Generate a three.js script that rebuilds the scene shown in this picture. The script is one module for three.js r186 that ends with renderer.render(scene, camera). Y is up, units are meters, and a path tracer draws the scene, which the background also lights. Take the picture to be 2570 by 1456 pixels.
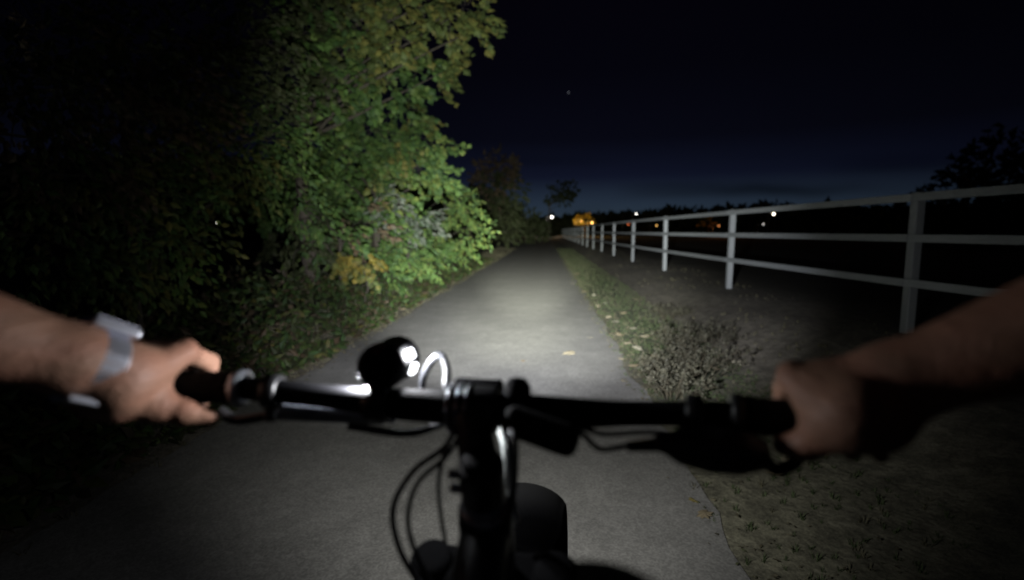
import * as THREE from 'three';
import { mergeGeometries } from 'three/addons/utils/BufferGeometryUtils.js';
import { RoundedBoxGeometry } from 'three/addons/geometries/RoundedBoxGeometry.js';
import { ImprovedNoise } from 'three/addons/math/ImprovedNoise.js';

// ---------------------------------------------------------------- camera, sky, exposure
const V = (x, y, z) => new THREE.Vector3(x, y, z);
const scene = new THREE.Scene();
const F = 1240, CX = 1285, CY = 728;                       // lens measured on the photograph
const camera = new THREE.PerspectiveCamera(2 * Math.atan(CY / F) * 180 / Math.PI, 1024 / 580, 0.03, 900);
camera.position.set(0, 1.2, 0);
camera.rotation.set(-Math.atan(148 / F), Math.atan(85 / 1249), 0, 'YXZ');
camera.focus = 1.3; camera.userData.fStop = 1.75;
camera.updateMatrixWorld(true);
const renderer = new THREE.WebGLRenderer({ antialias: true });
renderer.toneMapping = THREE.LinearToneMapping;
renderer.toneMappingExposure = 1;
renderer.shadowMap.enabled = true;

const lin = c => c <= 0.04045 ? c / 12.92 : Math.pow((c + 0.055) / 1.055, 2.4);
const rgb8 = (r, g, b) => [lin(r / 255), lin(g / 255), lin(b / 255)];
{ // dusk sky: last light above the horizon ahead, near black overhead
  const W = 1024, H = 512, data = new Float32Array(W * H * 4);
  const stops = [[-90, rgb8(7, 6, 10)], [-1, rgb8(34, 42, 50)], [0.5, rgb8(42, 54, 64)], [3, rgb8(35, 46, 60)], [6, rgb8(15, 19, 35)], [10, rgb8(7, 8, 18)], [17, rgb8(4, 4, 11)], [28, rgb8(3, 2, 7)], [90, rgb8(2, 2, 5)]];
  const noise = new ImprovedNoise();
  for (let j = 0; j < H; j++) for (let i = 0; i < W; i++) {
    const el = ((j + 0.5) / H - 0.5) * 180, az = ((i + 0.5) / W - 0.5) * 2 * Math.PI;   // az = atan2(z, x); ahead is -90 degrees
    let k = 0; while (k < stops.length - 2 && el > stops[k + 1][0]) k++;
    const t = Math.min(1, Math.max(0, (el - stops[k][0]) / (stops[k + 1][0] - stops[k][0])));
    const away = Math.acos(Math.max(-1, Math.min(1, Math.cos(az + Math.PI / 2 - 0.06))));
    let glow = 0.95 + 2.4 * Math.exp(-(away * away) / 0.34);
    // thin dark bands of cloud low over the horizon
    const n = noise.noise(az * 3.2 + 7, el * 0.62, 2.5);
    if (el > 1.2 && el < 9) glow *= 1 - 0.45 * Math.max(0, Math.min(1, n * 2.2 - 0.25)) * Math.min(1, (el - 1.2) / 2) * Math.min(1, (9 - el) / 3);
    const band = Math.exp(-(((az + Math.PI / 2 - 0.42) / 0.12) ** 2) - ((el - 4.1 + 3 * (az + Math.PI / 2 - 0.42) + 0.5 * noise.noise(az * 14, 1, 4)) / 0.55) ** 2); glow *= 1 - 0.6 * band;   // a thin dark cloud low on the right
    for (let c = 0; c < 3; c++) data[(j * W + i) * 4 + c] = (stops[k][1][c] * (1 - t) + stops[k + 1][1][c] * t) * glow;
    data[(j * W + i) * 4 + 3] = 1;
  }
  const sky = new THREE.DataTexture(data, W, H, THREE.RGBAFormat, THREE.FloatType);
  sky.mapping = THREE.EquirectangularReflectionMapping; sky.magFilter = THREE.LinearFilter; sky.needsUpdate = true;
  scene.background = sky; scene.environment = sky; scene.environmentIntensity = 0.3;
}

// ---------------------------------------------------------------- helpers
function mulberry(a) { return () => { a |= 0; a = a + 0x6D2B79F5 | 0; let t = Math.imul(a ^ a >>> 15, 1 | a); t = t + Math.imul(t ^ t >>> 7, 61 | t) ^ t; return ((t ^ t >>> 14) >>> 0) / 4294967296; }; }
const R = mulberry(20231);
const rr = (a, b) => a + (b - a) * R();
const gauss = () => (R() + R() + R() + R() - 2) * 1.0;
const P = new ImprovedNoise();
const sstep = (a, b, x) => { const t = Math.max(0, Math.min(1, (x - a) / (b - a))); return t * t * (3 - 2 * t); };
// a point at a depth in front of the eye, as measured on the photograph (2570 x 1456 reading)
const C = (px, py, d) => V((px - CX) / F * d, -(py - CY) / F * d, -d).applyMatrix4(camera.matrixWorld);
const groundY = (x, z) => 0.2 * sstep(1.5, 2.7, x) + 0.1 * sstep(-2.1, -3.4, x) + 0.025 * P.noise(x * 0.9, z * 0.9, 0.3) * sstep(0.1, 0.7, Math.max(x - 0.72, -2.05 - x));
function G(px, py) { // where the ray through a pixel meets the ground
  const o = camera.position, d = C(px, py, 1).sub(o); let t = 1;
  for (let k = 0; k < 12; k++) { const p = o.clone().addScaledVector(d, t); t = (groundY(p.x, p.z) - o.y) / d.y; }
  return o.clone().addScaledVector(d, t);
}
const used = {};
function numbered(n) { used[n] = (used[n] ?? -1) + 1; return used[n] ? `${n}_${String(used[n]).padStart(3, '0')}` : n; }
function tag(o, label, category, group) { o.userData.label = label; o.userData.category = category; if (group) o.userData.group = group; return o; }
function thing(name, label, category, pos = V(0, 0, 0), group) { const o = new THREE.Group(); o.name = numbered(name); o.position.copy(pos); scene.add(o); return tag(o, label, category, group); }
function part(name, geo, mat, parent, at) { const m = new THREE.Mesh(Array.isArray(geo) ? mergeGeometries(geo.map(plain)) : geo, mat); m.name = name; m.castShadow = m.receiveShadow = true; if (at) m.position.copy(at); (parent || scene).add(m); return m; }
function plain(g) { const q = g.index ? g.toNonIndexed() : g; for (const k of Object.keys(q.attributes)) if (!['position', 'normal', 'uv'].includes(k)) q.deleteAttribute(k); return q; }
const std = (r, g, b, rough = 0.7, metal = 0, more = {}) => { const m = new THREE.MeshPhysicalMaterial({ roughness: rough, metalness: metal, ...more }); m.color.setRGB(r, g, b); return m; };
const curve = pts => new THREE.CatmullRomCurve3(pts, false, 'centripetal');
const tube = (pts, r, seg = 40, rad = 10) => new THREE.TubeGeometry(curve(pts), seg, r, rad, false);
function rod(a, b, r1, r2 = r1, n = 16) { // a capped cylinder from a to b
  const g = new THREE.CylinderGeometry(r2, r1, a.distanceTo(b), n, 1);
  g.applyQuaternion(new THREE.Quaternion().setFromUnitVectors(V(0, 1, 0), b.clone().sub(a).normalize())); g.translate((a.x + b.x) / 2, (a.y + b.y) / 2, (a.z + b.z) / 2); return g;
}
function lathe(profile, a, dir, n = 28) { // [radius, along] profile turned about dir through a
  const g = new THREE.LatheGeometry(profile.map(p => new THREE.Vector2(Math.max(p[0], 1e-4), p[1])), n);
  g.applyQuaternion(new THREE.Quaternion().setFromUnitVectors(V(0, 1, 0), dir.clone().normalize())); g.translate(a.x, a.y, a.z); return g;
}
function box(w, h, d, at, X, Y, Z, r = 0.003) { // a rounded box with its own axes
  const g = new RoundedBoxGeometry(w, h, d, 3, r); const m = new THREE.Matrix4().makeBasis(X, Y, Z); m.setPosition(at); g.applyMatrix4(m); return g;
}
function noiseTexture(size, fn, srgb) {
  const d = new Uint8Array(size * size * 4);
  for (let j = 0; j < size; j++) for (let i = 0; i < size; i++) { const c = fn(i, j); for (let k = 0; k < 3; k++) d[(j * size + i) * 4 + k] = Math.max(0, Math.min(255, c[k])); d[(j * size + i) * 4 + 3] = 255; }
  const t = new THREE.DataTexture(d, size, size); t.wrapS = t.wrapT = THREE.RepeatWrapping; t.magFilter = THREE.LinearFilter; t.minFilter = THREE.LinearMipmapLinearFilter; t.generateMipmaps = true; if (srgb) t.colorSpace = THREE.SRGBColorSpace; t.needsUpdate = true; return t;
}
// tiling fractal noise
function tile(size, cells, seed) {
  const q = mulberry(seed), g = new Float32Array(cells * cells).map(() => q());
  const at = (x, y) => g[((y % cells + cells) % cells) * cells + (x % cells + cells) % cells];
  return (i, j) => { const x = i / size * cells, y = j / size * cells, xi = Math.floor(x), yi = Math.floor(y), fx = sstep(0, 1, x - xi), fy = sstep(0, 1, y - yi); return (at(xi, yi) * (1 - fx) + at(xi + 1, yi) * fx) * (1 - fy) + (at(xi, yi + 1) * (1 - fx) + at(xi + 1, yi + 1) * fx) * fy; };
}

// ---------------------------------------------------------------- ground, path
const S = 1024, n8 = tile(S, 8, 1), n24 = tile(S, 24, 2), n90 = tile(S, 90, 3), n256 = tile(S, 300, 4);
const asphaltMap = noiseTexture(S, (i, j) => { const v = 120 + 12 * (n8(i, j) - 0.5) + 10 * (n24(i, j) - 0.5) + 10 * (n90(i, j) - 0.5) + 30 * (n256(i, j) - 0.5); return [v * 1.01, v, v * 0.985]; }, true);
const asphaltBump = noiseTexture(S, (i, j) => { const v = 128 + 70 * (n256(i, j) - 0.5) + 60 * (n90(i, j) - 0.5); return [v, v, v]; });
const soilMap = noiseTexture(S, (i, j) => { const v = 205 + 70 * (n24(i, j) - 0.5) + 50 * (n90(i, j) - 0.5) + 70 * (n256(i, j) - 0.5); return [v, v, v * 0.97]; }, true);
const skinMap = noiseTexture(256, (i, j) => { const k = i * 4, l = j * 4, v = 238 + 22 * (n24(k, l) - 0.5) + 22 * (n90(k, l) - 0.5), w = 14 * (n8(k, l) - 0.5); return [v + w * 0.3, v - 6 - w, v - 8 - w]; }, true);
const paintMap = noiseTexture(512, (i, j) => { const k = i * 2, l = j * 2, chip = n90(k, l) + 0.5 * n24(k, l) > 1.22 ? -70 : 0, v = 236 + 26 * (n24(k, l) - 0.5) + chip; return [v, v + (chip ? -8 : 0), v + (chip ? -18 : 0)]; }, true);
const soilBump = noiseTexture(S, (i, j) => { const v = 128 + 100 * (n90(i, j) - 0.5) + 90 * (n24(i, j) - 0.5); return [v, v, v]; });
{
  // one sheet to the horizon, finer near the rider
  const xs = [], zs = [];
  for (let k = -60; k <= 60; k++) xs.push(Math.sign(k) * (Math.abs(k) * 0.13 + Math.pow(Math.abs(k) / 60, 5) * 400));
  for (let k = -20; k <= 150; k++) zs.push(-(k * 0.3 + Math.sign(k) * Math.pow(Math.abs(k) / 150, 6) * 400));
  const pos = [], uv = [], col = [], idx = [];
  for (const z of zs) for (const x of xs) {
    pos.push(x, groundY(x, z) - 0.004, z); uv.push(x / 1.6, z / 1.6);
    const a = P.noise(x * 1.7, z * 1.1, 5), b = P.noise(x * 0.6 + 3, z * 0.5, 9);
    // bare gravelly soil, green turf beside the path, dark field beyond the fence
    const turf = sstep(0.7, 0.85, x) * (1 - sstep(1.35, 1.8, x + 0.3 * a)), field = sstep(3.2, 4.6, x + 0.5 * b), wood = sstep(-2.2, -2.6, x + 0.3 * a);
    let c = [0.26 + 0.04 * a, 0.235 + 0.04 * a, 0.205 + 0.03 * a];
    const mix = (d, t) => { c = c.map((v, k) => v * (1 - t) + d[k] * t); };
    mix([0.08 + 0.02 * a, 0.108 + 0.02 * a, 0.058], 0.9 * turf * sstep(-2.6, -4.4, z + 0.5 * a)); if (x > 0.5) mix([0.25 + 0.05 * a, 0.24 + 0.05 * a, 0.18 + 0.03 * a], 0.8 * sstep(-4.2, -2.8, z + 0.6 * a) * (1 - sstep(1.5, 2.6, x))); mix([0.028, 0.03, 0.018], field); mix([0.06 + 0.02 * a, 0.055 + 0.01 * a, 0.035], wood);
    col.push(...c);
  }
  const nx = xs.length;
  for (let j = 0; j < zs.length - 1; j++) for (let i = 0; i < nx - 1; i++) { const a = j * nx + i; idx.push(a, a + 1, a + nx, a + 1, a + nx + 1, a + nx); }
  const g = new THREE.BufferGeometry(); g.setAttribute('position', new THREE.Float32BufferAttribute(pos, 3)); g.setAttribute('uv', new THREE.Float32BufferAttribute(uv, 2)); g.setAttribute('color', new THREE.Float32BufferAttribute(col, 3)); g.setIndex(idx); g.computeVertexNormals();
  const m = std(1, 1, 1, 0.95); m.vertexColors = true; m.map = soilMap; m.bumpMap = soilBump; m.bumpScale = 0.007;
  part('ground', g, m).userData.kind = 'structure';
  // the cycle path: worn asphalt with ragged edges
  const p2 = [], u2 = [], i2 = []; let rows = 0;
  const N = 12;
  for (let z = 6; z > -130; z -= z > -30 ? 0.12 : 0.8) {
    const bend = -0.00035 * Math.max(0, -z - 18) ** 2;
    const l = -2.02 + 0.1 * P.noise(0.5, z * 1.3, 1) + 0.05 * P.noise(1.5, z * 5, 1) + bend, r = 0.74 + 0.08 * P.noise(7.5, z * 1.4, 2) + 0.04 * P.noise(3.5, z * 5.5, 2) + bend;
    for (let k = 0; k <= N; k++) { const x = l + (r - l) * k / N; p2.push(x, 0.006 + 0.012 * (1 - (2 * k / N - 1) ** 2), z); u2.push(x / 1.9, z / 1.9); }
    rows++;
  }
  for (let j = 0; j < rows - 1; j++) for (let i = 0; i < N; i++) { const a = j * (N + 1) + i; i2.push(a, a + 1, a + N + 1, a + 1, a + N + 2, a + N + 1); }
  const q = new THREE.BufferGeometry(); q.setAttribute('position', new THREE.Float32BufferAttribute(p2, 3)); q.setAttribute('uv', new THREE.Float32BufferAttribute(u2, 2)); q.setIndex(i2); q.computeVertexNormals();
  const am = std(1, 1, 1, 0.88); am.map = asphaltMap; am.bumpMap = asphaltBump; am.bumpScale = 0.0016;
  part('path', q, am).userData.kind = 'structure';
}

// ---------------------------------------------------------------- fence
{
  const posts = [];
  for (let k = -1; k < 20; k++) { const d = 4.78 + 3.9 * k, w = camera.position.clone().add(V(0, 0, 0)); const z = -(d + 0.25); const x = 2.62 + 0.93 * Math.exp(-(Math.max(d, -2) - 4.78) / 9.5); posts.push(V(Math.min(x, 4.2), 0.2, z)); }
  const fenceMat = [0.43, 0.38, 0.47].map(v => std(v * 0.93, v, v * 1.07, 0.65)); for (const m of fenceMat) { m.bumpMap = soilBump; m.bumpScale = 0.002; m.map = paintMap; }
  const f = thing('rail_fence', 'long white three-rail fence running along the right side of the path', 'fence', V(posts[0].x, 0.2, posts[0].z));
  const o = f.position, H = 1.37;
  const postGeo = [0, 1].map(k => { const g = new RoundedBoxGeometry(0.088, H + 0.4, 0.088, 2, 0.012); g.translate(0, H / 2 - 0.2, 0); g.rotateZ(k ? 0.008 : -0.006); return g; });
  posts.forEach((p, i) => { const a = posts[Math.max(0, i - 1)], b = posts[Math.min(posts.length - 1, i + 1)]; const m = part('post', postGeo[i % 2], fenceMat[i % 3], f, p.clone().sub(o)); m.rotation.y = Math.atan2(b.x - a.x, b.z - a.z) + Math.PI; });
  for (let i = 0; i < posts.length - 1; i++) for (const y of [H - 0.05, H - 0.44, H - 0.87]) {
    const a = posts[i], b = posts[i + 1], dir = b.clone().sub(a), L = dir.length(); dir.normalize(); const side = V(dir.z, 0, -dir.x); if (side.x > 0) side.negate();
    const at = a.clone().add(b).multiplyScalar(0.5).addScaledVector(side, 0.064).sub(o); at.y = y + rr(-0.006, 0.006);
    part('rail', box(0.038, 0.074, L - 0.006, V(0, 0, 0), side.clone().negate(), V(0, 1, 0), dir.clone().negate(), 0.006), fenceMat[(i + Math.round(y * 10)) % 3], f, at);
  }
}

// ---------------------------------------------------------------- leaves, trees
const mapleHalf = [[0.05, 0], [0.3, 0.02], [0.26, 0.17], [0.56, 0.4], [0.33, 0.5], [0.34, 0.74], [0.13, 0.68], [0, 1.05]];
const mapleLeaf = (() => { const o = mapleHalf.map(([x, y]) => [x, y, -0.22 * x - 0.1 * y * y]); const l = o.slice(0, -1).reverse().map(([x, y, z]) => [-x, y, z]); const ring = [...o, ...l], t = []; for (let i = 0; i < ring.length; i++) t.push([0, 0.38, 0.05], ring[i], ring[(i + 1) % ring.length]); return t; })();
const ovalLeaf = (() => { const a = [0, 0, 0], m = [0, 0.5, 0], t = [0, 1, -0.12], l = [-0.27, 0.42, -0.1], r = [0.27, 0.42, -0.1]; return [a, r, m, r, t, m, a, m, l, l, m, t]; })();
function leafCloud() { return { pos: [], col: [] }; }
const tX = V(), tY = V(), tZ = V();
function addLeaf(cloud, shape, at, tip, face, size, color) {
  tY.copy(tip).normalize(); tX.crossVectors(tY, face); if (tX.lengthSq() < 1e-4) tX.set(1, 0, 0); tX.normalize(); tZ.crossVectors(tX, tY);
  for (const [x, y, z] of shape) { cloud.pos.push(at.x + size * (tX.x * x + tY.x * y + tZ.x * z), at.y + size * (tX.y * x + tY.y * y + tZ.y * z), at.z + size * (tX.z * x + tY.z * y + tZ.z * z)); cloud.col.push(...color); }
}
function cloudGeometry(c, o) {
  const g = new THREE.BufferGeometry(), p = new Float32Array(c.pos); if (o) for (let i = 0; i < p.length; i += 3) { p[i] -= o.x; p[i + 1] -= o.y; p[i + 2] -= o.z; }
  g.setAttribute('position', new THREE.BufferAttribute(p, 3)); g.setAttribute('color', new THREE.Float32BufferAttribute(c.col, 3)); g.computeVertexNormals(); return g;
}
const leafMat = std(1, 1, 1, 0.6, 0, { vertexColors: true, transmission: 0.25, thickness: 0, side: THREE.DoubleSide, specularIntensity: 0.5 });
const barkBump = soilBump.clone();
const barkMat = std(0.1, 0.085, 0.07, 0.95); barkMat.bumpMap = soilBump; barkMat.bumpScale = 0.03;
function limb(pts, r0, r1, n = 7) { // a tapered, bent limb
  const c = curve(pts), seg = Math.max(4, pts.length * 4), g = new THREE.TubeGeometry(c, seg, 1, n, false), a = g.attributes.position, row = n + 1;
  for (let i = 0; i <= seg; i++) { const q = c.getPointAt(i / seg), r = r0 + (r1 - r0) * i / seg; for (let k = 0; k < row; k++) { const j = i * row + k; a.setXYZ(j, q.x + (a.getX(j) - q.x) * r, q.y + (a.getY(j) - q.y) * r, q.z + (a.getZ(j) - q.z) * r); } }
  g.computeVertexNormals(); return g;
}
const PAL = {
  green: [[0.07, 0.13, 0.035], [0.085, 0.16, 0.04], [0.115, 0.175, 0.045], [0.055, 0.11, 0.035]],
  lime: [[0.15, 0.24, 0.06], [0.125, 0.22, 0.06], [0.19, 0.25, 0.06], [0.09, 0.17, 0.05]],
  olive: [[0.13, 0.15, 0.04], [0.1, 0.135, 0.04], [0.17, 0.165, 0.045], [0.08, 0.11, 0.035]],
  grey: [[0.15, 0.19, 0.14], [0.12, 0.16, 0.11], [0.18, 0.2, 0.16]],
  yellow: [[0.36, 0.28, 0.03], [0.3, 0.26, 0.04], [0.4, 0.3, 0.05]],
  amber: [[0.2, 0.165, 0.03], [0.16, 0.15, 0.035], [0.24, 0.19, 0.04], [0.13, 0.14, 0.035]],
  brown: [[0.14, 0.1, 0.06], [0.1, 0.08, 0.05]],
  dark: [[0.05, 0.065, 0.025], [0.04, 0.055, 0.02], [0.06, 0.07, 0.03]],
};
// clump = [centre, radius, palette, density]; leaves hang along small shoots that reach out and down over the path
function tree(name, label, category, base, clumps, opt = {}) {
  const { leaf = 0.11, shape = ovalLeaf, trunkR = 0.09, droop = V(0.55, -0.62, 0.25), group, density = 1, lean = V(0, 0, 0) } = opt;
  const t = thing(name, label, category, base, group), wood = [], cloud = leafCloud();
  const top = clumps.reduce((m, c) => Math.max(m, c[0].y), 0), trunkTop = V(base.x, base.y + (top - base.y) * 0.72, base.z).add(lean);
  const mid = base.clone().lerp(trunkTop, 0.5).add(V(rr(-0.1, 0.1), 0, rr(-0.1, 0.1)));
  const spine = [base.clone().add(V(0, -0.25, 0)), base.clone().add(V(0.01, 0.15, 0)), mid, trunkTop];
  wood.push(limb(spine, trunkR, trunkR * 0.35, 9));
  const sc = curve(spine);
  for (const [c, r, pal, dens = 1] of clumps) {
    const h = Math.max(0.1, Math.min(0.95, (c.y - base.y) / Math.max(0.1, trunkTop.y - base.y) * 0.7)), s = sc.getPointAt(h);
    const m = s.clone().lerp(c, 0.55).add(V(rr(-0.15, 0.15), rr(0, 0.3) * Math.min(1, r * 2), rr(-0.15, 0.15)));
    wood.push(limb([s, m, c], Math.max(0.008, trunkR * 0.3), 0.006, 5));
    const shoots = Math.max(3, Math.round((r < 0.7 ? 62 * Math.pow(r, 1.35) : 83 * r * r) * dens * density));
    for (let q = 0; q < shoots; q++) {
      const v = V(gauss(), gauss() * 0.85, gauss()).normalize().multiplyScalar(r * Math.cbrt(rr(0.12, 1))); const p = c.clone().add(v);
      const dir = v.clone().normalize().multiplyScalar(0.7).add(droop).add(V(gauss(), gauss(), gauss()).multiplyScalar(0.35)).normalize();
      const len = rr(0.18, 0.5) * Math.min(1, 0.5 + r), nl = Math.round(rr(7, 13));
      if (q % 3 === 0) wood.push(limb([c.clone().lerp(p, 0.2), p, p.clone().addScaledVector(dir, len * 0.8)], 0.006, 0.002, 4));
      const tone = rr(0.75, 1.15), set = PAL[pal];
      for (let k = 0; k < nl; k++) {
        const at = p.clone().addScaledVector(dir, len * k / nl).add(V(gauss(), gauss(), gauss()).multiplyScalar(0.05));
        const tip = dir.clone().add(V(gauss(), gauss() - 0.25, gauss()).multiplyScalar(0.55)), face = V(gauss() * 0.8 + 0.25, gauss() * 0.6 + 0.55, gauss() * 0.8 + 0.5);
        const base0 = set[Math.floor(R() * set.length)], b = rr(0.8, 1.2) * tone;
        addLeaf(cloud, shape, at, tip, face, leaf * rr(0.65, 1.25), base0.map(x => x * b));
      }
    }
  }
  for (const g of wood) g.translate(-base.x, -base.y, -base.z);
  part('trunk', wood, barkMat, t); const cr = part('crown', cloudGeometry(cloud, base), leafMat, t);
  stats.push([t.name, cloud.pos.length / 9]); return t;
}
const stats = [];
const onGround = (x, z) => V(x, groundY(x, z), z);
{
  const gapAt = (px, py) => px > 430 && px < 700 && py > 530 && py < 740;
  const cl = (list, d0) => list.map(([px, py, d, r, pal, dn]) => [C(px, py, d), r, pal, dn]);
  // the overhanging tree whose branch tips reach over the path at the top
  tree('overhanging_tree', 'tall olive green tree whose upper branches reach out over the path at the top', 'tree', onGround(-4.0, -8.2), cl([
    [1195, 72, 7.6, 0.26, 'olive'], [1130, 45, 7.6, 0.32, 'olive'], [1165, 20, 7.8, 0.36, 'olive'], [1070, 10, 7.6, 0.45, 'olive'], [990, 20, 7.6, 0.42, 'olive'], [1000, 95, 7.4, 0.3, 'olive'], [1030, 110, 8, 0.2, 'olive'],
    [1110, 182, 8.4, 0.28, 'olive'], [1050, 165, 8.4, 0.35, 'green'], [960, 190, 8, 0.5, 'green'], [880, 120, 7.6, 0.5, 'olive'], [900, 20, 7.5, 0.55, 'olive'], [800, 60, 7.2, 0.6, 'green'], [820, 190, 7.4, 0.55, 'green'], [730, 140, 7, 0.6, 'dark'], [700, 20, 7, 0.6, 'dark'], [1100, -80, 7.6, 0.6, 'olive'], [960, -90, 7.5, 0.7, 'olive'], [800, -100, 7, 0.8, 'dark'],
  ]), { leaf: 0.125, trunkR: 0.16, shape: mapleLeaf });
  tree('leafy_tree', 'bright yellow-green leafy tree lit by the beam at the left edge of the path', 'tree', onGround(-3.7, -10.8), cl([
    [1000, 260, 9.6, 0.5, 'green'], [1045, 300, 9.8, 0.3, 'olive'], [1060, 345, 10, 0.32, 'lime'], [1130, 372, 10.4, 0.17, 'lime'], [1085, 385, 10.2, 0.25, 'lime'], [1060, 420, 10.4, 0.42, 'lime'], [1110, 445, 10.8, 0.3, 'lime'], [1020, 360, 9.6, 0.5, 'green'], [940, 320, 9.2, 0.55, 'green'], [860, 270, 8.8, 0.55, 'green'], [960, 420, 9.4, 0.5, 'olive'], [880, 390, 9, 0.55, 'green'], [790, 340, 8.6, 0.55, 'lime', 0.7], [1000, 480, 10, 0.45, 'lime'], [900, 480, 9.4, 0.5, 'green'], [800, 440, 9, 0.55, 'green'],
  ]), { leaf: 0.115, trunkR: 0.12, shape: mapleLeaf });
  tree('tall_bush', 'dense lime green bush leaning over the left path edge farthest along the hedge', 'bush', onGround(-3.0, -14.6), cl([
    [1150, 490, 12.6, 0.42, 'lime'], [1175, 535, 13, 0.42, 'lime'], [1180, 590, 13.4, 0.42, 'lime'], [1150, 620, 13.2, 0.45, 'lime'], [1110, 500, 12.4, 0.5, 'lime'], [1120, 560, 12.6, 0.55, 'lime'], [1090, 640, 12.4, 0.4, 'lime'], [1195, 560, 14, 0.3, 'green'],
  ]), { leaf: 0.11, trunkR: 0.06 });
  tree('grey_leaved_shrub', 'grey-green narrow leaved shrub in the middle of the lit hedge', 'shrub', onGround(-2.75, -9.9), cl([
    [1010, 545, 9.8, 0.36, 'grey'], [1060, 570, 10, 0.36, 'grey'], [1045, 610, 10, 0.32, 'green'], [975, 520, 9.6, 0.3, 'grey'], [1000, 600, 9.6, 0.34, 'green'], [1080, 660, 10.4, 0.3, 'lime'], [1040, 670, 9.8, 0.3, 'lime'], [960, 590, 9.2, 0.36, 'green'],
  ]), { leaf: 0.12, trunkR: 0.04 });
  tree('yellow_shrub', 'small bright yellow shrub low in the hedge on the left', 'shrub', onGround(-2.75, -7.3), cl([
    [880, 640, 7.5, 0.15, 'amber'], [912, 655, 7.6, 0.16, 'amber'], [872, 658, 7.4, 0.12, 'amber'], [900, 690, 7.5, 0.15, 'olive', 0.6],
  ]), { leaf: 0.11, trunkR: 0.025, shape: mapleLeaf });
  tree('dark_shrub', 'dark green shrub behind the yellow one, left of the lit hedge', 'shrub', onGround(-3.2, -7.6), cl([
    [800, 540, 7.6, 0.42, 'green'], [840, 600, 7.8, 0.4, 'green'], [760, 610, 7.4, 0.36, 'dark'], [900, 560, 8.4, 0.42, 'brown', 0.7], [740, 510, 7.2, 0.42, 'green', 0.7], [960, 660, 8.6, 0.3, 'green'], [800, 690, 7.4, 0.3, 'dark'], [980, 710, 8.4, 0.22, 'green'],
  ]), { leaf: 0.11, trunkR: 0.05 });
  tree('dark_thicket', 'dark green thicket filling the hedge behind the yellow and grey-green shrubs', 'bush', onGround(-4.3, -12), cl([
    [700, 480, 10, 0.7, 'green', 0.8], [800, 520, 11, 0.8, 'green', 0.8], [900, 540, 11.5, 0.8, 'green', 0.8], [980, 600, 11.5, 0.7, 'green', 0.8], [1060, 620, 12, 0.6, 'green', 0.8], [720, 600, 10, 0.6, 'dark', 0.8], [830, 640, 10.5, 0.6, 'green', 0.8], [930, 690, 10.5, 0.5, 'green', 0.8], [1020, 700, 11.5, 0.4, 'lime', 0.8], [760, 400, 10, 0.8, 'green', 0.8], [860, 440, 11, 0.8, 'green', 0.8],
  ]), { leaf: 0.13, trunkR: 0.09, shape: mapleLeaf });
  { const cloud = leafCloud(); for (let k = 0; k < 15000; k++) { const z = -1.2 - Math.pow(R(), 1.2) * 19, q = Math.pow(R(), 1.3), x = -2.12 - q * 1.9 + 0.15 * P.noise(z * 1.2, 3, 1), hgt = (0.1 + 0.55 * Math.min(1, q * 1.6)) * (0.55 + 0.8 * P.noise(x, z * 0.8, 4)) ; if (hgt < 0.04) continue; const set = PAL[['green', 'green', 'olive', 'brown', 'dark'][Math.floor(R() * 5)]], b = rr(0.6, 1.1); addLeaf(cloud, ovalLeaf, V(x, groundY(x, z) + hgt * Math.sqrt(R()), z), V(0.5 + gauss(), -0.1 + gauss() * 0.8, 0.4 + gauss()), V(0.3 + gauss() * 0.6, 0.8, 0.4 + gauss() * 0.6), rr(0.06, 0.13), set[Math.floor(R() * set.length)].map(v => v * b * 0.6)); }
    const u = part('undergrowth', cloudGeometry(cloud), leafMat); u.userData.kind = 'stuff'; tag(u, 'low leafy undergrowth along the left edge of the path below the hedge', 'undergrowth'); }
  // nearer, outside the beam: dim trees on the left
  tree('hedge_tree', 'dim tree with olive leaf clusters left of the dark gap in the hedge', 'tree', onGround(-4.0, -4.6), cl([
    [560, 400, 5.2, 0.42, 'olive', 0.7], [640, 350, 5.6, 0.42, 'green', 0.7], [480, 330, 4.8, 0.42, 'olive', 0.6], [600, 460, 5.6, 0.32, 'olive', 0.7], [420, 450, 4.4, 0.4, 'green', 0.8], [350, 380, 4.2, 0.4, 'olive', 0.6], [640, 240, 5.6, 0.45, 'dark'], [520, 200, 5, 0.5, 'dark'], [380, 240, 4.4, 0.5, 'brown'], [700, 430, 6.2, 0.38, 'green', 0.8], [700, 300, 6.4, 0.4, 'green'], [400, 110, 4.4, 0.5, 'dark'], [600, 90, 5.4, 0.55, 'dark'],
  ]), { leaf: 0.085, trunkR: 0.11, density: 2.4 });
  tree('low_bush', 'low dim bush with yellowish tips below the dark gap on the left', 'bush', onGround(-3.3, -3.7), cl([
    [400, 580, 4, 0.34, 'green', 0.8], [480, 610, 4.3, 0.26, 'olive', 0.8], [330, 640, 3.8, 0.32, 'olive', 0.8], [420, 670, 4.1, 0.25, 'lime', 0.7], [260, 560, 3.6, 0.34, 'green', 0.7], [240, 660, 3.5, 0.3, 'olive', 0.6],
  ]), { leaf: 0.08, trunkR: 0.035, density: 2 });
  tree('near_tree', 'dark tree closest to the rider at the far left of the hedge', 'tree', onGround(-3.6, -2.2), cl([
    [120, 350, 3, 0.4, 'brown', 0.7], [60, 480, 2.9, 0.36, 'green', 0.6], [220, 440, 3.2, 0.36, 'olive', 0.5], [180, 220, 3.2, 0.45, 'brown', 0.7], [300, 130, 3.6, 0.42, 'dark', 0.7], [100, 80, 3.2, 0.5, 'dark'], [100, 590, 2.9, 0.32, 'green', 0.6], [40, 250, 3, 0.4, 'dark'],
  ]), { leaf: 0.075, trunkR: 0.1, density: 2.4 });
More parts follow.
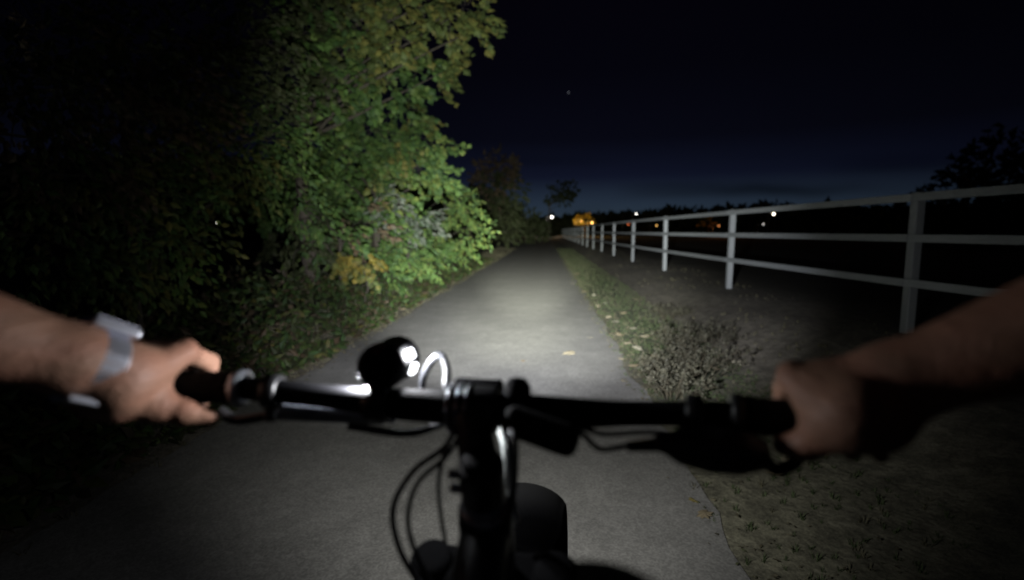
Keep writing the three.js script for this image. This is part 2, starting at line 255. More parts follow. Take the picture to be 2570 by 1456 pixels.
  // farther along the left side
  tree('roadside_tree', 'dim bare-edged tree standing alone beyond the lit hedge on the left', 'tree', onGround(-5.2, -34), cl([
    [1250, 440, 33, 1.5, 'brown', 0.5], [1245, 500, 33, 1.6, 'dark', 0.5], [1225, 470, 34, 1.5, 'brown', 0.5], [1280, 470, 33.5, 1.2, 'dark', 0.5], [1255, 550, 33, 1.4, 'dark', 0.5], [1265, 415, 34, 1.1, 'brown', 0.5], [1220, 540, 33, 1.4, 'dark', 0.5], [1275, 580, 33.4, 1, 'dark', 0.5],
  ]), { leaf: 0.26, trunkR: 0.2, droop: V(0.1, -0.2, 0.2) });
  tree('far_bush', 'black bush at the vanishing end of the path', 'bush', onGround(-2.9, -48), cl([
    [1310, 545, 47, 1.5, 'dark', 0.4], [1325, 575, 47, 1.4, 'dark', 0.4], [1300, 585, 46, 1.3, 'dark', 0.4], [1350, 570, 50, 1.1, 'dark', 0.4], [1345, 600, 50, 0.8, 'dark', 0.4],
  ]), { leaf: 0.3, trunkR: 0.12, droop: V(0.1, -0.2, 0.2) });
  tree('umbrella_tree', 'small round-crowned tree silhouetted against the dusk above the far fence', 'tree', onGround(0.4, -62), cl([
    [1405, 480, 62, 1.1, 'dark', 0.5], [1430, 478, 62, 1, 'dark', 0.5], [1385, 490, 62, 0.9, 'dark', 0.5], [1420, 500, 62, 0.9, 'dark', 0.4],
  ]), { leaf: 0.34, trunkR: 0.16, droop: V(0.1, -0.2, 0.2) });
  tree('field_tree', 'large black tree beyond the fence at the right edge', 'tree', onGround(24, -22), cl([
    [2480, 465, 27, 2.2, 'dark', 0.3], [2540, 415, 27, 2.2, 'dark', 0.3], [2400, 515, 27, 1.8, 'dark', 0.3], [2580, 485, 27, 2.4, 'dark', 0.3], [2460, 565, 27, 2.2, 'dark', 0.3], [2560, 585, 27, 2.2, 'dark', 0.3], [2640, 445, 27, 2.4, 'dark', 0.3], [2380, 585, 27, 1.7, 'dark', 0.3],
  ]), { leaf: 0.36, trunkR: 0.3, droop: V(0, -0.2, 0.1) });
}
{ // the far wood: one dark band along the horizon
  const cloud = leafCloud();
  for (let k = 0; k < 44000; k++) {
    const px = k < 26000 ? rr(1300, 2900) : rr(-700, 1300), left = px < 1300, far = left ? rr(60, 90) : rr(125, 175), up = 0.5 + 0.5 * P.noise(px * 0.012, 1.5, 3) + 0.35 * P.noise(px * 0.05, 4.5, 3) + 0.15 * P.noise(px * 0.14, 2, 3);
    const top = 580 - (left ? 40 + 130 * sstep(1300, 900, px) : px < 1420 ? 22 : 34 + 20 * sstep(1450, 1900, px)) - 18 * up;
    const p = C(px, top + (590 - top) * Math.pow(R(), 0.7), far); if (p.y < 0) continue;
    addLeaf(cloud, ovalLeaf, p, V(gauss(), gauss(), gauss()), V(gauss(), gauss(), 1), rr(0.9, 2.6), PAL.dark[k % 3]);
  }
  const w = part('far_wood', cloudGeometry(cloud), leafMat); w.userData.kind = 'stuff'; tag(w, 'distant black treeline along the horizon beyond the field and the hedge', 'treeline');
}

// ---------------------------------------------------------------- distant lamps
const metalGrey = std(0.12, 0.12, 0.13, 0.6, 0.5);
function glow(r, g, b, k) { const m = new THREE.MeshStandardMaterial({ color: 0x000000, roughness: 1 }); m.emissive.setRGB(r, g, b); m.emissiveIntensity = k; return m; }
function streetLamp(name, label, px, py, d, color, k, size, light) { size *= 0.72;
  const head = C(px, py, d), base = onGround(head.x - 0.9, head.z), t = thing(name, label, 'lamp', base, 'distant lamps');
  const h = head.clone().sub(base);
  part('pole', [rod(V(0, -0.3, 0), V(0, h.y + 0.15, 0), 0.09, 0.05, 10), rod(V(0, h.y + 0.15, 0), V(h.x, h.y + size * 0.75, 0), 0.05, 0.04, 8)], metalGrey, t);
  part('hood', lathe([[0, 0.5 * size], [0.5 * size, 0.34 * size], [0.72 * size, 0.1 * size], [0.66 * size, 0.1 * size], [0, 0.3 * size]], h.clone().add(V(0, size * 0.3, 0)), V(0, 1, 0), 14), metalGrey, t);
  const g = new THREE.SphereGeometry(size * 0.5, 14, 10); part('lamp_globe', g, glow(...color, k), t, h);
  if (light) { const l = new THREE.PointLight(new THREE.Color().setRGB(...color), light, 0, 2); l.position.copy(head); l.castShadow = true; l.shadow.radius = size * 25; scene.add(l); }
}
const sodium = [1, 0.55, 0.14], white = [1, 0.95, 0.85], red = [1, 0.2, 0.06];
streetLamp('street_lamp', 'white street lamp at the far end of the path, leftmost of the distant lamps', 1385, 545, 95, white, 9, 0.55, 20);
streetLamp('street_lamp', 'orange street lamp in front of the yellow-lit tree', 1486, 559, 90, sodium, 8, 0.42, 30);
streetLamp('street_lamp', 'dim orange street lamp at the left of the yellow-lit tree', 1458, 555, 92, sodium, 3.5, 0.35, 40);
streetLamp('street_lamp', 'small white lamp high above the far fence posts', 1597, 537, 110, white, 7, 0.42);
streetLamp('street_lamp', 'red lamp just left of the fourth nearest fence post', 1577, 563, 80, red, 3, 0.24);
streetLamp('street_lamp', 'orange lamp between the third and fourth nearest fence posts', 1648, 566, 80, sodium, 3.5, 0.26);
streetLamp('street_lamp', 'reddish lamp beside the yellow-lit bush left of the second nearest post', 1804, 567, 70, [1, 0.35, 0.1], 2.4, 0.22, 5);
streetLamp('street_lamp', 'brightest warm white lamp over the field, right of the second nearest fence post', 1942, 537, 95, [1, 0.88, 0.66], 10, 0.5);
streetLamp('street_lamp', 'faint white lamp below the brightest one over the field', 1916, 563, 95, white, 2.5, 0.28);
streetLamp('street_lamp', 'faint pinkish lamp low over the field right of the nearest fence post', 2356, 566, 60, [1, 0.7, 0.6], 0.5, 0.2);
streetLamp('garden_lamp', 'tiny white lamp showing through the gap in the left hedge', 546, 558, 26, white, 6, 0.13);
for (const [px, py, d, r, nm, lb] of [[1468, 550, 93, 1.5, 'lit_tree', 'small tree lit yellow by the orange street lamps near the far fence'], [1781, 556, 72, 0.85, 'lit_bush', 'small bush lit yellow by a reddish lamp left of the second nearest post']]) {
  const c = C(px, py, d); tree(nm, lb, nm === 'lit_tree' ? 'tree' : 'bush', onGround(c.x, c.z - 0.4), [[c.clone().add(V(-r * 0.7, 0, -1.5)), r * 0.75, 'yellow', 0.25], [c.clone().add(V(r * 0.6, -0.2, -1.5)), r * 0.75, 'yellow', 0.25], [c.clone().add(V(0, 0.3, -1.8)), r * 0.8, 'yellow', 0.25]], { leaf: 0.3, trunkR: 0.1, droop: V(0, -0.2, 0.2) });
}
{ // a faint aircraft light in the night sky
  const m = part('aircraft_light', new THREE.SphereGeometry(0.5, 12, 8), glow(0.8, 0.85, 1, 0.22), scene, C(1427, 232, 480)); m.scale.set(0.6, 2.4, 0.6); tag(m, 'faint pale light high in the dark sky above the path', 'light');
}

// ---------------------------------------------------------------- grass, weeds, fallen leaves
{
  const bladeSet = []; const cl = leafCloud();
  for (let k = 0; k < 7; k++) { const a = R() * 6.28, h = rr(0.6, 1), b = V(Math.cos(a) * 0.25 * R(), 0, Math.sin(a) * 0.25 * R()), s = V(-Math.sin(a), 0, Math.cos(a)).multiplyScalar(0.05), t = b.clone().add(V(Math.cos(a) * 0.4 * h, h * 0.75, Math.sin(a) * 0.4 * h)), m = b.clone().add(V(Math.cos(a) * 0.12 * h, h * 0.45, Math.sin(a) * 0.12 * h)); for (const p of [b.clone().sub(s), b.clone().add(s), m.clone().add(s.clone().multiplyScalar(0.7)), b.clone().sub(s), m.clone().add(s.clone().multiplyScalar(0.7)), m.clone().sub(s.clone().multiplyScalar(0.7)), m.clone().sub(s.clone().multiplyScalar(0.7)), m.clone().add(s.clone().multiplyScalar(0.7)), t]) { cl.pos.push(p.x, p.y, p.z); cl.col.push(1, 1, 1); } }
  const tuft = cloudGeometry(cl); tuft.deleteAttribute('color');
  const gm = std(1, 1, 1, 0.8, 0, { side: THREE.DoubleSide, specularIntensity: 0.3 });
  const spots = [], col = new THREE.Color(), m4 = new THREE.Matrix4();
  for (let k = 0; k < 60000 && spots.length < 26000; k++) {
    const z = -0.4 - Math.pow(R(), 1.6) * 34, right = R() < 0.62; let x = right ? rr(0.66, 3.9) : rr(-3.2, -1.93);
    const n = P.noise(x * 1.1, z * 0.8, 12); let keep = right ? (x < 1.75 ? 0.9 : 0.02 + 0.2 * n) : (0.45 + 0.7 * n); if (Math.abs(x - 0.72) < 0.06 || x > -2.03 && x < 0) keep *= 0.4; if (z > -3.2) keep *= 0.2; if (R() > keep) continue;
    spots.push([x, z, right && x < 1.8, n]);
  }
  const g = new THREE.InstancedMesh(tuft, gm, spots.length); g.name = 'grass';
  spots.forEach(([x, z, green, n], i) => { const h = green ? rr(0.025, 0.055) : rr(0.025, 0.07); m4.makeRotationY(R() * 6.28).scale(V(h * 1.3, h, h * 1.3)); m4.setPosition(x, groundY(x, z) - 0.006, z); g.setMatrixAt(i, m4); const d = rr(0.7, 1.2); if (green && R() < 0.75) col.setRGB(0.066 * d, 0.088 * d, 0.042 * d); else col.setRGB(0.12 * d, 0.112 * d, 0.075 * d); g.setColorAt(i, col); });
  g.userData.kind = 'stuff'; g.castShadow = g.receiveShadow = true; tag(g, 'short green and dry grass along both edges of the path', 'grass'); scene.add(g);
}
{ // scraps of dead leaf and straw along both edges of the path
  const cloud = leafCloud();
  for (let k = 0; k < 9000; k++) { const right = R() < 0.6, z = -0.3 - Math.pow(R(), 1.5) * 22, q = gauss() * 0.35, near = z > -3.4; if (near && R() < 0.8) continue; const x = right ? 0.86 + (q < 0 ? q * 0.55 : q * 1.9) : -2.1 - (q < 0 ? q * 0.5 : q * 1.3); const y = x > -2 && x < 0.7 ? 0.02 : groundY(x, z) + rr(0.002, 0.03), b = rr(0.4, 1.2), a = R() * 6.28; addLeaf(cloud, ovalLeaf, V(x, y, z), V(Math.cos(a), 0.15 * gauss(), Math.sin(a)), V(gauss() * 0.4, 1, gauss() * 0.4), rr(0.012, near ? 0.028 : 0.05), k % 3 ? [0.17 * b, 0.15 * b, 0.1 * b] : [0.12 * b, 0.13 * b, 0.07 * b]); }
  const u = part('leaf_litter', cloudGeometry(cloud), leafMat); u.userData.kind = 'stuff'; tag(u, 'scraps of dead leaves and straw along both edges of the path', 'leaf litter');
}
function weed(label, at, h, w, n, tone) { // a dry branching weed with pale seed heads
  const t = thing('dry_weed', label, 'weed', at), stems = [], cl = leafCloud();
  for (let k = 0; k < n; k++) {
    const a = R() * 6.28, out = Math.sqrt(R()) * w, hh = h * rr(0.55, 1) * (1 - 0.3 * out / w), tip = V(Math.cos(a) * out, hh, Math.sin(a) * out), b = V(Math.cos(a) * out * 0.25, -0.02, Math.sin(a) * out * 0.25), mid = b.clone().lerp(tip, 0.5).add(V(gauss() * 0.03, 0.03, gauss() * 0.03));
    stems.push(limb([b, mid, tip], 0.0032, 0.0014, 4));
    const c = curve([b, mid, tip]);
    for (let q = 0; q < 12; q++) { const p = c.getPointAt(rr(0.3, 1)), d = V(gauss(), rr(0, 1), gauss()).normalize(), e = p.clone().addScaledVector(d, rr(0.02, 0.07)); stems.push(rod(p, e, 0.0014, 0.001, 3)); for (let s = 0; s < 4; s++) addLeaf(cl, ovalLeaf, e.clone().add(V(gauss(), gauss(), gauss()).multiplyScalar(0.008)), V(gauss(), gauss() + 0.4, gauss()), V(gauss(), gauss(), gauss() + 0.5), rr(0.012, 0.03), (b => [0.17 * b, 0.165 * b, 0.115 * b])(tone * rr(0.4, 1.3))); }
  }
  part('stem', stems, std(0.13 * tone, 0.11 * tone, 0.07 * tone, 0.9), t); part('seed_head', cloudGeometry(cl), leafMat, t); return t;
}
weed('nearest dry weed with pale seed heads beside the right path edge', G(1690, 1000), 0.3, 0.34, 26, 0.6);
weed('tallest dry weed clump with dark right side on the right verge', G(1745, 950), 0.4, 0.4, 30, 0.5);
weed('dry weed clump behind the tall one on the right verge', G(1700, 880), 0.3, 0.4, 24, 0.5);
weed('low dry weed nearest the fence side of the right verge', G(1800, 860), 0.24, 0.4, 18, 0.45);
weed('small dry weed at the path edge in front of the weed clumps', G(1640, 940), 0.16, 0.16, 20, 0.7);
weed('farthest dry weed of the right verge clumps', G(1680, 800), 0.2, 0.4, 20, 0.5);
{
  const cl = leafCloud(); addLeaf(cl, mapleLeaf.map(([x, y, z]) => [x, y, z + 0.25 * (x * x + (y - 0.4) ** 2)]), V(0, 0, 0), V(0, 0, -1), V(0, 1, 0), 1, [1, 1, 1]); const geo = cloudGeometry(cl); geo.deleteAttribute('color'); geo.translate(0, 0.02, 0.4);
  const mats = [[0.23, 0.2, 0.14], [0.19, 0.155, 0.1], [0.28, 0.26, 0.2], [0.22, 0.18, 0.06], [0.14, 0.11, 0.075]].map(c => std(...c, 0.75, 0, { side: THREE.DoubleSide }));
  function fallen(px, py, size, mat, label, group, p = G(px, py)) {
    const on = p.x < 0.72 && p.x > -2.0 ? 0.018 : groundY(p.x, p.z) + 0.03; const m = part(numbered('fallen_leaf'), geo, mats[mat], scene, V(p.x, on, p.z)); m.rotation.set(rr(-0.3, 0.3), R() * 6.28, rr(-0.3, 0.3)); m.scale.setScalar(size); return tag(m, label, 'leaf', group);
  }
  fallen(1425, 890, 0.17, 0, 'large pale leaf lying on the lit path ahead of the handlebar'); fallen(1312, 911, 0.06, 4, 'small dark leaf on the lit path, left of the large pale one'); fallen(1480, 851, 0.07, 2, 'small pale leaf near the right edge of the lit path');
  fallen(1850, 916, 0.12, 2, 'pale leaf on the dark verge right of the weeds'); fallen(1795, 932, 0.09, 1, 'dull leaf between the weeds and the pale leaf on the right verge'); fallen(1632, 957, 0.07, 2, 'small white leaf at the foot of the nearest dry weed');
  fallen(680, 874, 0.15, 3, 'yellowish leaf on the dark left verge above the handlebar'); fallen(1768, 1300, 0.07, 1, 'yellow leaf on the dim path at lower right'); fallen(1975, 1168, 0.08, 0, 'pale leaf just below the right brake lever'); fallen(1945, 1200, 0.08, 1, 'tan leaf lower left of the one below the right brake lever'); fallen(1740, 1265, 0.05, 3, 'dull yellow leaf beside the lower right yellow leaf');
  for (const [x, y] of [[1437, 714], [1490, 744], [1502, 772], [1528, 800], [1545, 812], [1556, 846], [1578, 868], [1590, 830], [1597, 755], [1466, 735], [1520, 765], [1608, 800], [1618, 850], [1560, 905], [1600, 880], [1590, 925], [1450, 690], [1482, 720], [1640, 900], [1565, 790]]) fallen(x, y, rr(0.07, 0.13), Math.floor(R() * 3), 'tan leaf among those scattered on the green verge right of the path', 'leaves on the right verge');
  for (const [x, y] of [[985, 772], [1000, 752], [1040, 735], [860, 800], [850, 838], [935, 742], [1080, 715], [1120, 690], [1150, 670], [900, 770], [780, 830], [740, 850], [820, 880], [720, 800], [1010, 780], [960, 760], [1100, 700], [760, 800], [880, 820], [1060, 712]]) fallen(x, y, rr(0.08, 0.15), [0, 1, 3, 1][Math.floor(R() * 4)], 'brownish leaf among those littering the left edge of the path', 'leaves on the left verge');
}

// ---------------------------------------------------------------- bicycle
const black = std(0.012, 0.012, 0.013, 0.38), rubber = std(0.007, 0.007, 0.0075, 0.9, 0, { specularIntensity: 0.4 }), satin = std(0.005, 0.005, 0.006, 0.75, 0, { specularIntensity: 0.16 }), alloy = std(0.4, 0.42, 0.46, 0.36, 0.9), hoseMat = std(0.05, 0.05, 0.055, 0.45), dullAlloy = std(0.2, 0.22, 0.26, 0.5, 0.5), greyHose = std(0.02, 0.021, 0.024, 0.45);
const steer = 5 * Math.PI / 180, UP = V(0, 1, 0), U = V(Math.cos(steer), 0, Math.sin(steer)), FW = V(Math.sin(steer), 0, -Math.cos(steer));
const P0 = C(1190, 1026, 0.475);                                   // where the stem clamps the bar
const bar = u => P0.clone().addScaledVector(U, u).addScaledVector(UP, 0.017 * sstep(0.03, 0.27, Math.abs(u))).addScaledVector(FW, -0.12 * Math.max(0, Math.abs(u) - 0.05));
const onBar = (u, up, back) => bar(u).addScaledVector(UP, up).addScaledVector(FW, -back);
const cap = C(1207, 1160, 0.425), axis = V(0, -0.921, -0.39).normalize();
const BO = V(P0.x, 0, cap.z + 0.3);
const bike = thing('bicycle', 'black mountain bicycle being ridden along the path, seen from behind its handlebar', 'bicycle', BO);
const bp = (name, geos, mat, parent = bike) => { const g = mergeGeometries([].concat(geos).map(plain)); g.translate(-BO.x, -BO.y, -BO.z); return part(name, g, mat, parent); };
const sub = name => { const g = new THREE.Group(); g.name = name; bike.add(g); return g; };
{
  const pts = []; for (let k = 0; k <= 40; k++) pts.push(bar(-0.346 + 0.692 * k / 40));
  // bar: thick at the clamp, thinner toward the grips
  const c = curve(pts), g = new THREE.TubeGeometry(c, 120, 1, 20, false), a = g.attributes.position;
  for (let i = 0; i <= 120; i++) { const q = c.getPointAt(i / 120), r = 0.0113 + 0.0046 * (1 - sstep(0.05, 0.15, Math.abs(i / 120 - 0.5) * 0.692)); for (let k = 0; k < 21; k++) { const j = i * 21 + k; a.setXYZ(j, q.x + (a.getX(j) - q.x) * r, q.y + (a.getY(j) - q.y) * r, q.z + (a.getZ(j) - q.z) * r); } }
  g.computeVertexNormals(); bp('handlebar', g, satin);
  for (const s of [-1, 1]) {
    const gs = [], dir = bar(s * 0.36).sub(bar(s * 0.24)).normalize();
    gs.push(lathe([[0.0115, 0], [0.0168, 0.001], [0.0172, 0.008], [0.0155, 0.01], [0.0158, 0.05], [0.0152, 0.085], [0.016, 0.104], [0.0165, 0.11], [0, 0.112]], bar(s * 0.236), dir));
    for (let k = 0; k < 7; k++) gs.push(lathe([[0.0150, 0], [0.0164, 0.0015], [0.0164, 0.0045], [0.0150, 0.006]], bar(s * 0.236).addScaledVector(dir, 0.014 + k * 0.0125), dir));
    bp('grip', gs, rubber);
    bp('grip_collar', lathe([[0.0115, 0], [0.0182, 0.0005], [0.0185, 0.009], [0.0115, 0.0095]], bar(s * 0.226), dir), s < 0 ? alloy : black);
    // brake lever: clamp, cylinder running inward under the bar, blade
    const bl = sub('brake_lever'), cu = s * 0.198;
    bp('clamp', [lathe([[0.0115, 0], [0.0165, 0.0006], [0.0168, 0.014], [0.0115, 0.0146]], bar(cu).addScaledVector(dir, -0.007), dir), rod(onBar(cu, -0.006, 0.002), onBar(cu, -0.028, 0.008), 0.006)], black, bl);
    const A = onBar(s < 0 ? -0.215 : 0.246, s < 0 ? -0.03 : -0.02, s < 0 ? -0.02 : 0.03), B = onBar(s < 0 ? -0.1 : 0.165, s < 0 ? -0.026 : -0.016, s < 0 ? -0.024 : 0.026);
    bp('cylinder', s < 0 ? [rod(A, B, 0.0085, 0.007, 18), rod(B, B.clone().addScaledVector(B.clone().sub(A).normalize(), 0.012), 0.005, 0.0045, 12)]
      : [lathe([[0, 0], [0.011, 0.003], [0.018, 0.022], [0.019, 0.045], [0.015, 0.068], [0.008, 0.08], [0.006, 0.088], [0, 0.09]], A.clone().addScaledVector(A.clone().sub(B).normalize(), 0.004), B.clone().sub(A), 22)], s < 0 ? dullAlloy : black, bl);
    bp('blade', tube([A.clone().addScaledVector(UP, -0.004), onBar(s * 0.254, s < 0 ? -0.044 : -0.033, s < 0 ? -0.026 : 0.026), onBar(s * 0.268, s < 0 ? -0.045 : -0.032, s < 0 ? -0.033 : 0.018), onBar(s * 0.28, s < 0 ? -0.038 : -0.026, s < 0 ? -0.036 : 0.006)], 0.0055, 30, 10), s < 0 ? black : satin, bl);
  }
}
{ // stem, headset, frame
  const st = sub('stem'), cl = P0.clone(), fdir = cl.clone().sub(cap).normalize(), low = cap.clone().addScaledVector(axis, 0.03);
  bp('stem_body', [rod(low, cl.clone().addScaledVector(FW, -0.012), 0.019, 0.016, 20), lathe([[0.015, -0.024], [0.0215, -0.023], [0.0225, -0.02], [0.0225, 0.02], [0.0215, 0.023], [0.015, 0.024]], cl, U, 26), lathe([[0.012, 0.0], [0.019, 0.001], [0.0205, 0.004], [0.0205, 0.042], [0.019, 0.045], [0, 0.045]], cap, axis, 26)], black, st);
  for (const u of [-0.0232, -0.0145, -0.0058]) bp('glint_ring', lathe([[0.0225, 0], [0.0236, 0.0006], [0.0236, 0.0026], [0.0225, 0.0032]], cl.clone().addScaledVector(U, u), U, 26), alloy, st);  // bright rings added to stand for the glints on the left of the stem
  bp('faceplate', [box(0.05, 0.04, 0.012, cl.clone().addScaledVector(FW, 0.02).addScaledVector(UP, 0.003), U, UP, FW.clone().negate(), 0.004)], satin, st);
  for (const [u, y] of [[-0.018, 0.017], [0.018, 0.017], [-0.018, -0.015], [0.018, -0.015]]) bp('bolt', lathe([[0, 0.006], [0.0042, 0.006], [0.0046, 0.004], [0.0046, -0.004], [0, -0.004]], cl.clone().addScaledVector(U, u).addScaledVector(UP, y).addScaledVector(FW, 0.026), FW, 14), alloy, st);
  for (const [u, k] of [[-0.0135, 0.012], [-0.0135, 0.03]]) bp('bolt', lathe([[0, 0.008], [0.004, 0.008], [0.0044, 0.006], [0.0044, -0.004], [0, -0.004]], cap.clone().addScaledVector(axis, k).addScaledVector(U, u - 0.006).addScaledVector(FW, -0.008), U.clone().negate(), 12), alloy, st);
  bp('top_cap', [lathe([[0, 0.007], [0.01, 0.0065], [0.015, 0.004], [0.0168, 0], [0.0165, -0.004]], cap, axis.clone().negate(), 26), lathe([[0, 0.0095], [0.004, 0.0095], [0.0046, 0.006]], cap, axis.clone().negate(), 14)], satin);
  const h0 = cap.clone().addScaledVector(axis, 0.048), h1 = cap.clone().addScaledVector(axis, 0.185);
  bp('headset_spacer', [lathe([[0.0145, 0], [0.0195, 0.0006], [0.0195, 0.0074], [0.0145, 0.008]], cap.clone().addScaledVector(axis, 0.046), axis, 26), lathe([[0.0145, 0], [0.0225, 0.0006], [0.0235, 0.008], [0.0145, 0.0086]], cap.clone().addScaledVector(axis, 0.055), axis, 26)], alloy);
  const bb = V(BO.x, 0.32, cap.z + 0.52), seatTop = V(BO.x, 0.78, cap.z + 0.68), rear = V(BO.x, 0.36, cap.z + 0.96), fr = sub('frame');
  bp('head_tube', lathe([[0.016, 0.06], [0.0245, 0.061], [0.026, 0.075], [0.0265, 0.16], [0.028, 0.18], [0.018, 0.186]], cap, axis, 28), black, fr);
  const ta = cap.clone().addScaledVector(axis, 0.088), da = cap.clone().addScaledVector(axis, 0.158);
  bp('top_tube', rod(ta, seatTop.clone().add(V(0, -0.05, 0)), 0.0235, 0.018, 22), black, fr); bp('down_tube', rod(da, bb, 0.027, 0.025, 22), black, fr); bp('seat_tube', rod(bb, seatTop, 0.018, 0.018), black, fr);
  for (const s of [-1, 1]) { bp('seat_stay', rod(seatTop.clone().add(V(s * 0.02, -0.06, 0)), rear.clone().add(V(s * 0.068, 0, 0)), 0.009, 0.008), black, fr); bp('chain_stay', rod(bb.clone().add(V(s * 0.035, 0, 0)), rear.clone().add(V(s * 0.068, 0, 0)), 0.011, 0.009), black, fr); }
  bp('seat_post', rod(seatTop, seatTop.clone().add(V(0, 0.16, 0.045)), 0.0145), black);
  const sh = new THREE.Shape(); sh.moveTo(0, -0.14); sh.bezierCurveTo(0.02, -0.14, 0.02, -0.05, 0.03, 0); sh.bezierCurveTo(0.05, 0.05, 0.075, 0.07, 0.07, 0.12); sh.bezierCurveTo(0.05, 0.14, -0.05, 0.14, -0.07, 0.12); sh.bezierCurveTo(-0.075, 0.07, -0.05, 0.05, -0.03, 0); sh.bezierCurveTo(-0.02, -0.05, -0.02, -0.14, 0, -0.14);
  const sg = new THREE.ExtrudeGeometry(sh, { depth: 0.025, bevelSize: 0.01, bevelThickness: 0.012, bevelSegments: 4, curveSegments: 10 }); sg.rotateX(Math.PI / 2); sg.translate(BO.x, seatTop.y + 0.2, seatTop.z + 0.05); bp('saddle', sg, rubber);
  // fork and front wheel, turned with the bar
  const axle = cap.clone().addScaledVector(axis, 0.665).addScaledVector(FW, 0.045), R0 = 0.362, crown = h1.clone().addScaledVector(axis, 0.008).addScaledVector(FW, 0.012), fk = sub('suspension_fork'), matte = std(0.003, 0.003, 0.0032, 1, 0, { specularIntensity: 0.05 });
  bp('crown', [box(0.165, 0.056, 0.05, crown, U, axis.clone().negate(), FW.clone().multiplyScalar(-1).addScaledVector(axis, -FW.clone().negate().dot(axis)).normalize(), 0.014)], matte, fk);
  for (const s of [-1, 1]) {
    const o = U.clone().multiplyScalar(s * 0.066), top = crown.clone().add(o).addScaledVector(axis, -0.034), mid = crown.clone().add(o).addScaledVector(axis, 0.16);
    bp('leg_cap', lathe([[0, 0.006], [0.015, 0.005], [0.02, 0], [0.023, -0.005], [0.023, -0.044]], top, axis.clone().negate(), 20), matte, fk);
    bp('stanchion', rod(top, mid, 0.0165, 0.0165, 18), matte, fk); bp('lower_leg', rod(mid.clone().addScaledVector(axis, -0.03), axle.clone().add(o), 0.022, 0.019, 18), matte, fk);
  }
  const wheel = (ctr, side, name) => {
    const w = sub(name), q = new THREE.Quaternion().setFromUnitVectors(V(0, 0, 1), side), put = g => { g.applyQuaternion(q); g.translate(ctr.x, ctr.y, ctr.z); return g; };
    const knobs = [new THREE.TorusGeometry(R0 - 0.03, 0.0275, 16, 90)];
    const kg = []; for (let k = 0; k < 84; k++) for (const j of [-1, 0, 1]) { const b = new THREE.BoxGeometry(0.012, 0.007, 0.011); b.translate(0, R0 - 0.03 + 0.028 - Math.abs(j) * 0.006, j * 0.016 ); b.rotateZ((k + (j ? 0.5 : 0)) / 84 * 6.2832); kg.push(b); }
    bp('tyre', [...knobs, ...kg].map(put), rubber, w); bp('rim', put(new THREE.TorusGeometry(R0 - 0.062, 0.011, 10, 80)), black, w);
    const sp = []; for (let k = 0; k < 28; k++) { const a = k / 28 * 6.2832, b = a + (k % 2 ? 0.35 : -0.35); sp.push(put(rod(V(Math.cos(b) * 0.025, Math.sin(b) * 0.025, k % 4 < 2 ? 0.03 : -0.03), V(Math.cos(a) * (R0 - 0.066), Math.sin(a) * (R0 - 0.066), 0), 0.001, 0.001, 5))); }
    bp('spokes', sp, alloy, w); bp('hub', put(lathe([[0, -0.05], [0.012, -0.05], [0.014, -0.034], [0.03, -0.032], [0.03, -0.028], [0.015, -0.026], [0.015, 0.026], [0.03, 0.028], [0.03, 0.032], [0.014, 0.034], [0.012, 0.05], [0, 0.05]], V(0, 0, 0), V(0, 0, 1), 20)), black, w);
    return w;
  };
  wheel(axle, U, 'front_wheel'); wheel(rear, V(1, 0, 0), 'rear_wheel');
  // front mudguard: a broad curved shell over the tyre
  { const q = new THREE.Quaternion().setFromUnitVectors(V(0, 0, 1), U), pos = [], idx = []; const nA = 30, nB = 12;
    for (const off of [0, 0.004]) for (let i = 0; i <= nA; i++) { const a = (100 - 105 * i / nA) * Math.PI / 180, wid = 0.076 * Math.min(1, 0.62 + 0.9 * Math.sin(Math.PI * Math.min(1, (nA - i) / nA * 0.9 + 0.06))); for (let j = 0; j <= nB; j++) { const b = (j / nB * 2 - 1) * 1.25, rad = R0 + 0.016 + off - (1 - Math.cos(b)) * 0.045; pos.push(...V(Math.cos(a) * rad, Math.sin(a) * rad, Math.sin(b) / Math.sin(1.25) * wid).toArray()); } }
    const row = nB + 1, per = (nA + 1) * row; for (const k of [0, 1]) for (let i = 0; i < nA; i++) for (let j = 0; j < nB; j++) { const a = k * per + i * row + j; k ? idx.push(a, a + row, a + 1, a + 1, a + row, a + row + 1) : idx.push(a, a + 1, a + row, a + 1, a + row + 1, a + row); }
    for (let i = 0; i < nA; i++) for (const j of [0, nB]) { const a = i * row + j; idx.push(a, a + row, a + per, a + row, a + per + row, a + per); }
    const g = new THREE.BufferGeometry(); g.setAttribute('position', new THREE.Float32BufferAttribute(pos, 3)); g.setAttribute('uv', new THREE.Float32BufferAttribute(new Float32Array(pos.length / 3 * 2), 2)); g.setIndex(idx); g.applyQuaternion(q); g.translate(axle.x, axle.y, axle.z); g.computeVertexNormals();
    bp('mudguard', g, std(0.0025, 0.0025, 0.0028, 1, 0, { specularIntensity: 0.05 })); }
  // drivetrain
  bp('crankset', [lathe([[0.085, -0.003], [0.09, 0], [0.085, 0.003]], bb.clone().add(V(0.05, 0, 0)), V(1, 0, 0), 40), rod(bb.clone().add(V(0.07, 0, 0)), bb.clone().add(V(0.085, 0.03, -0.168)), 0.012, 0.01), rod(bb.clone().add(V(-0.07, 0, 0)), bb.clone().add(V(-0.085, -0.03, 0.168)), 0.012, 0.01), rod(bb.clone().add(V(-0.07, 0, 0)), bb.clone().add(V(0.07, 0, 0)), 0.016)], black);
  for (const s of [-1, 1]) bp('pedal', box(0.1, 0.018, 0.095, bb.clone().add(V(s * 0.145, s * 0.03, s * -0.168)), V(1, 0, 0), UP, V(0, 0, 1), 0.004), black);
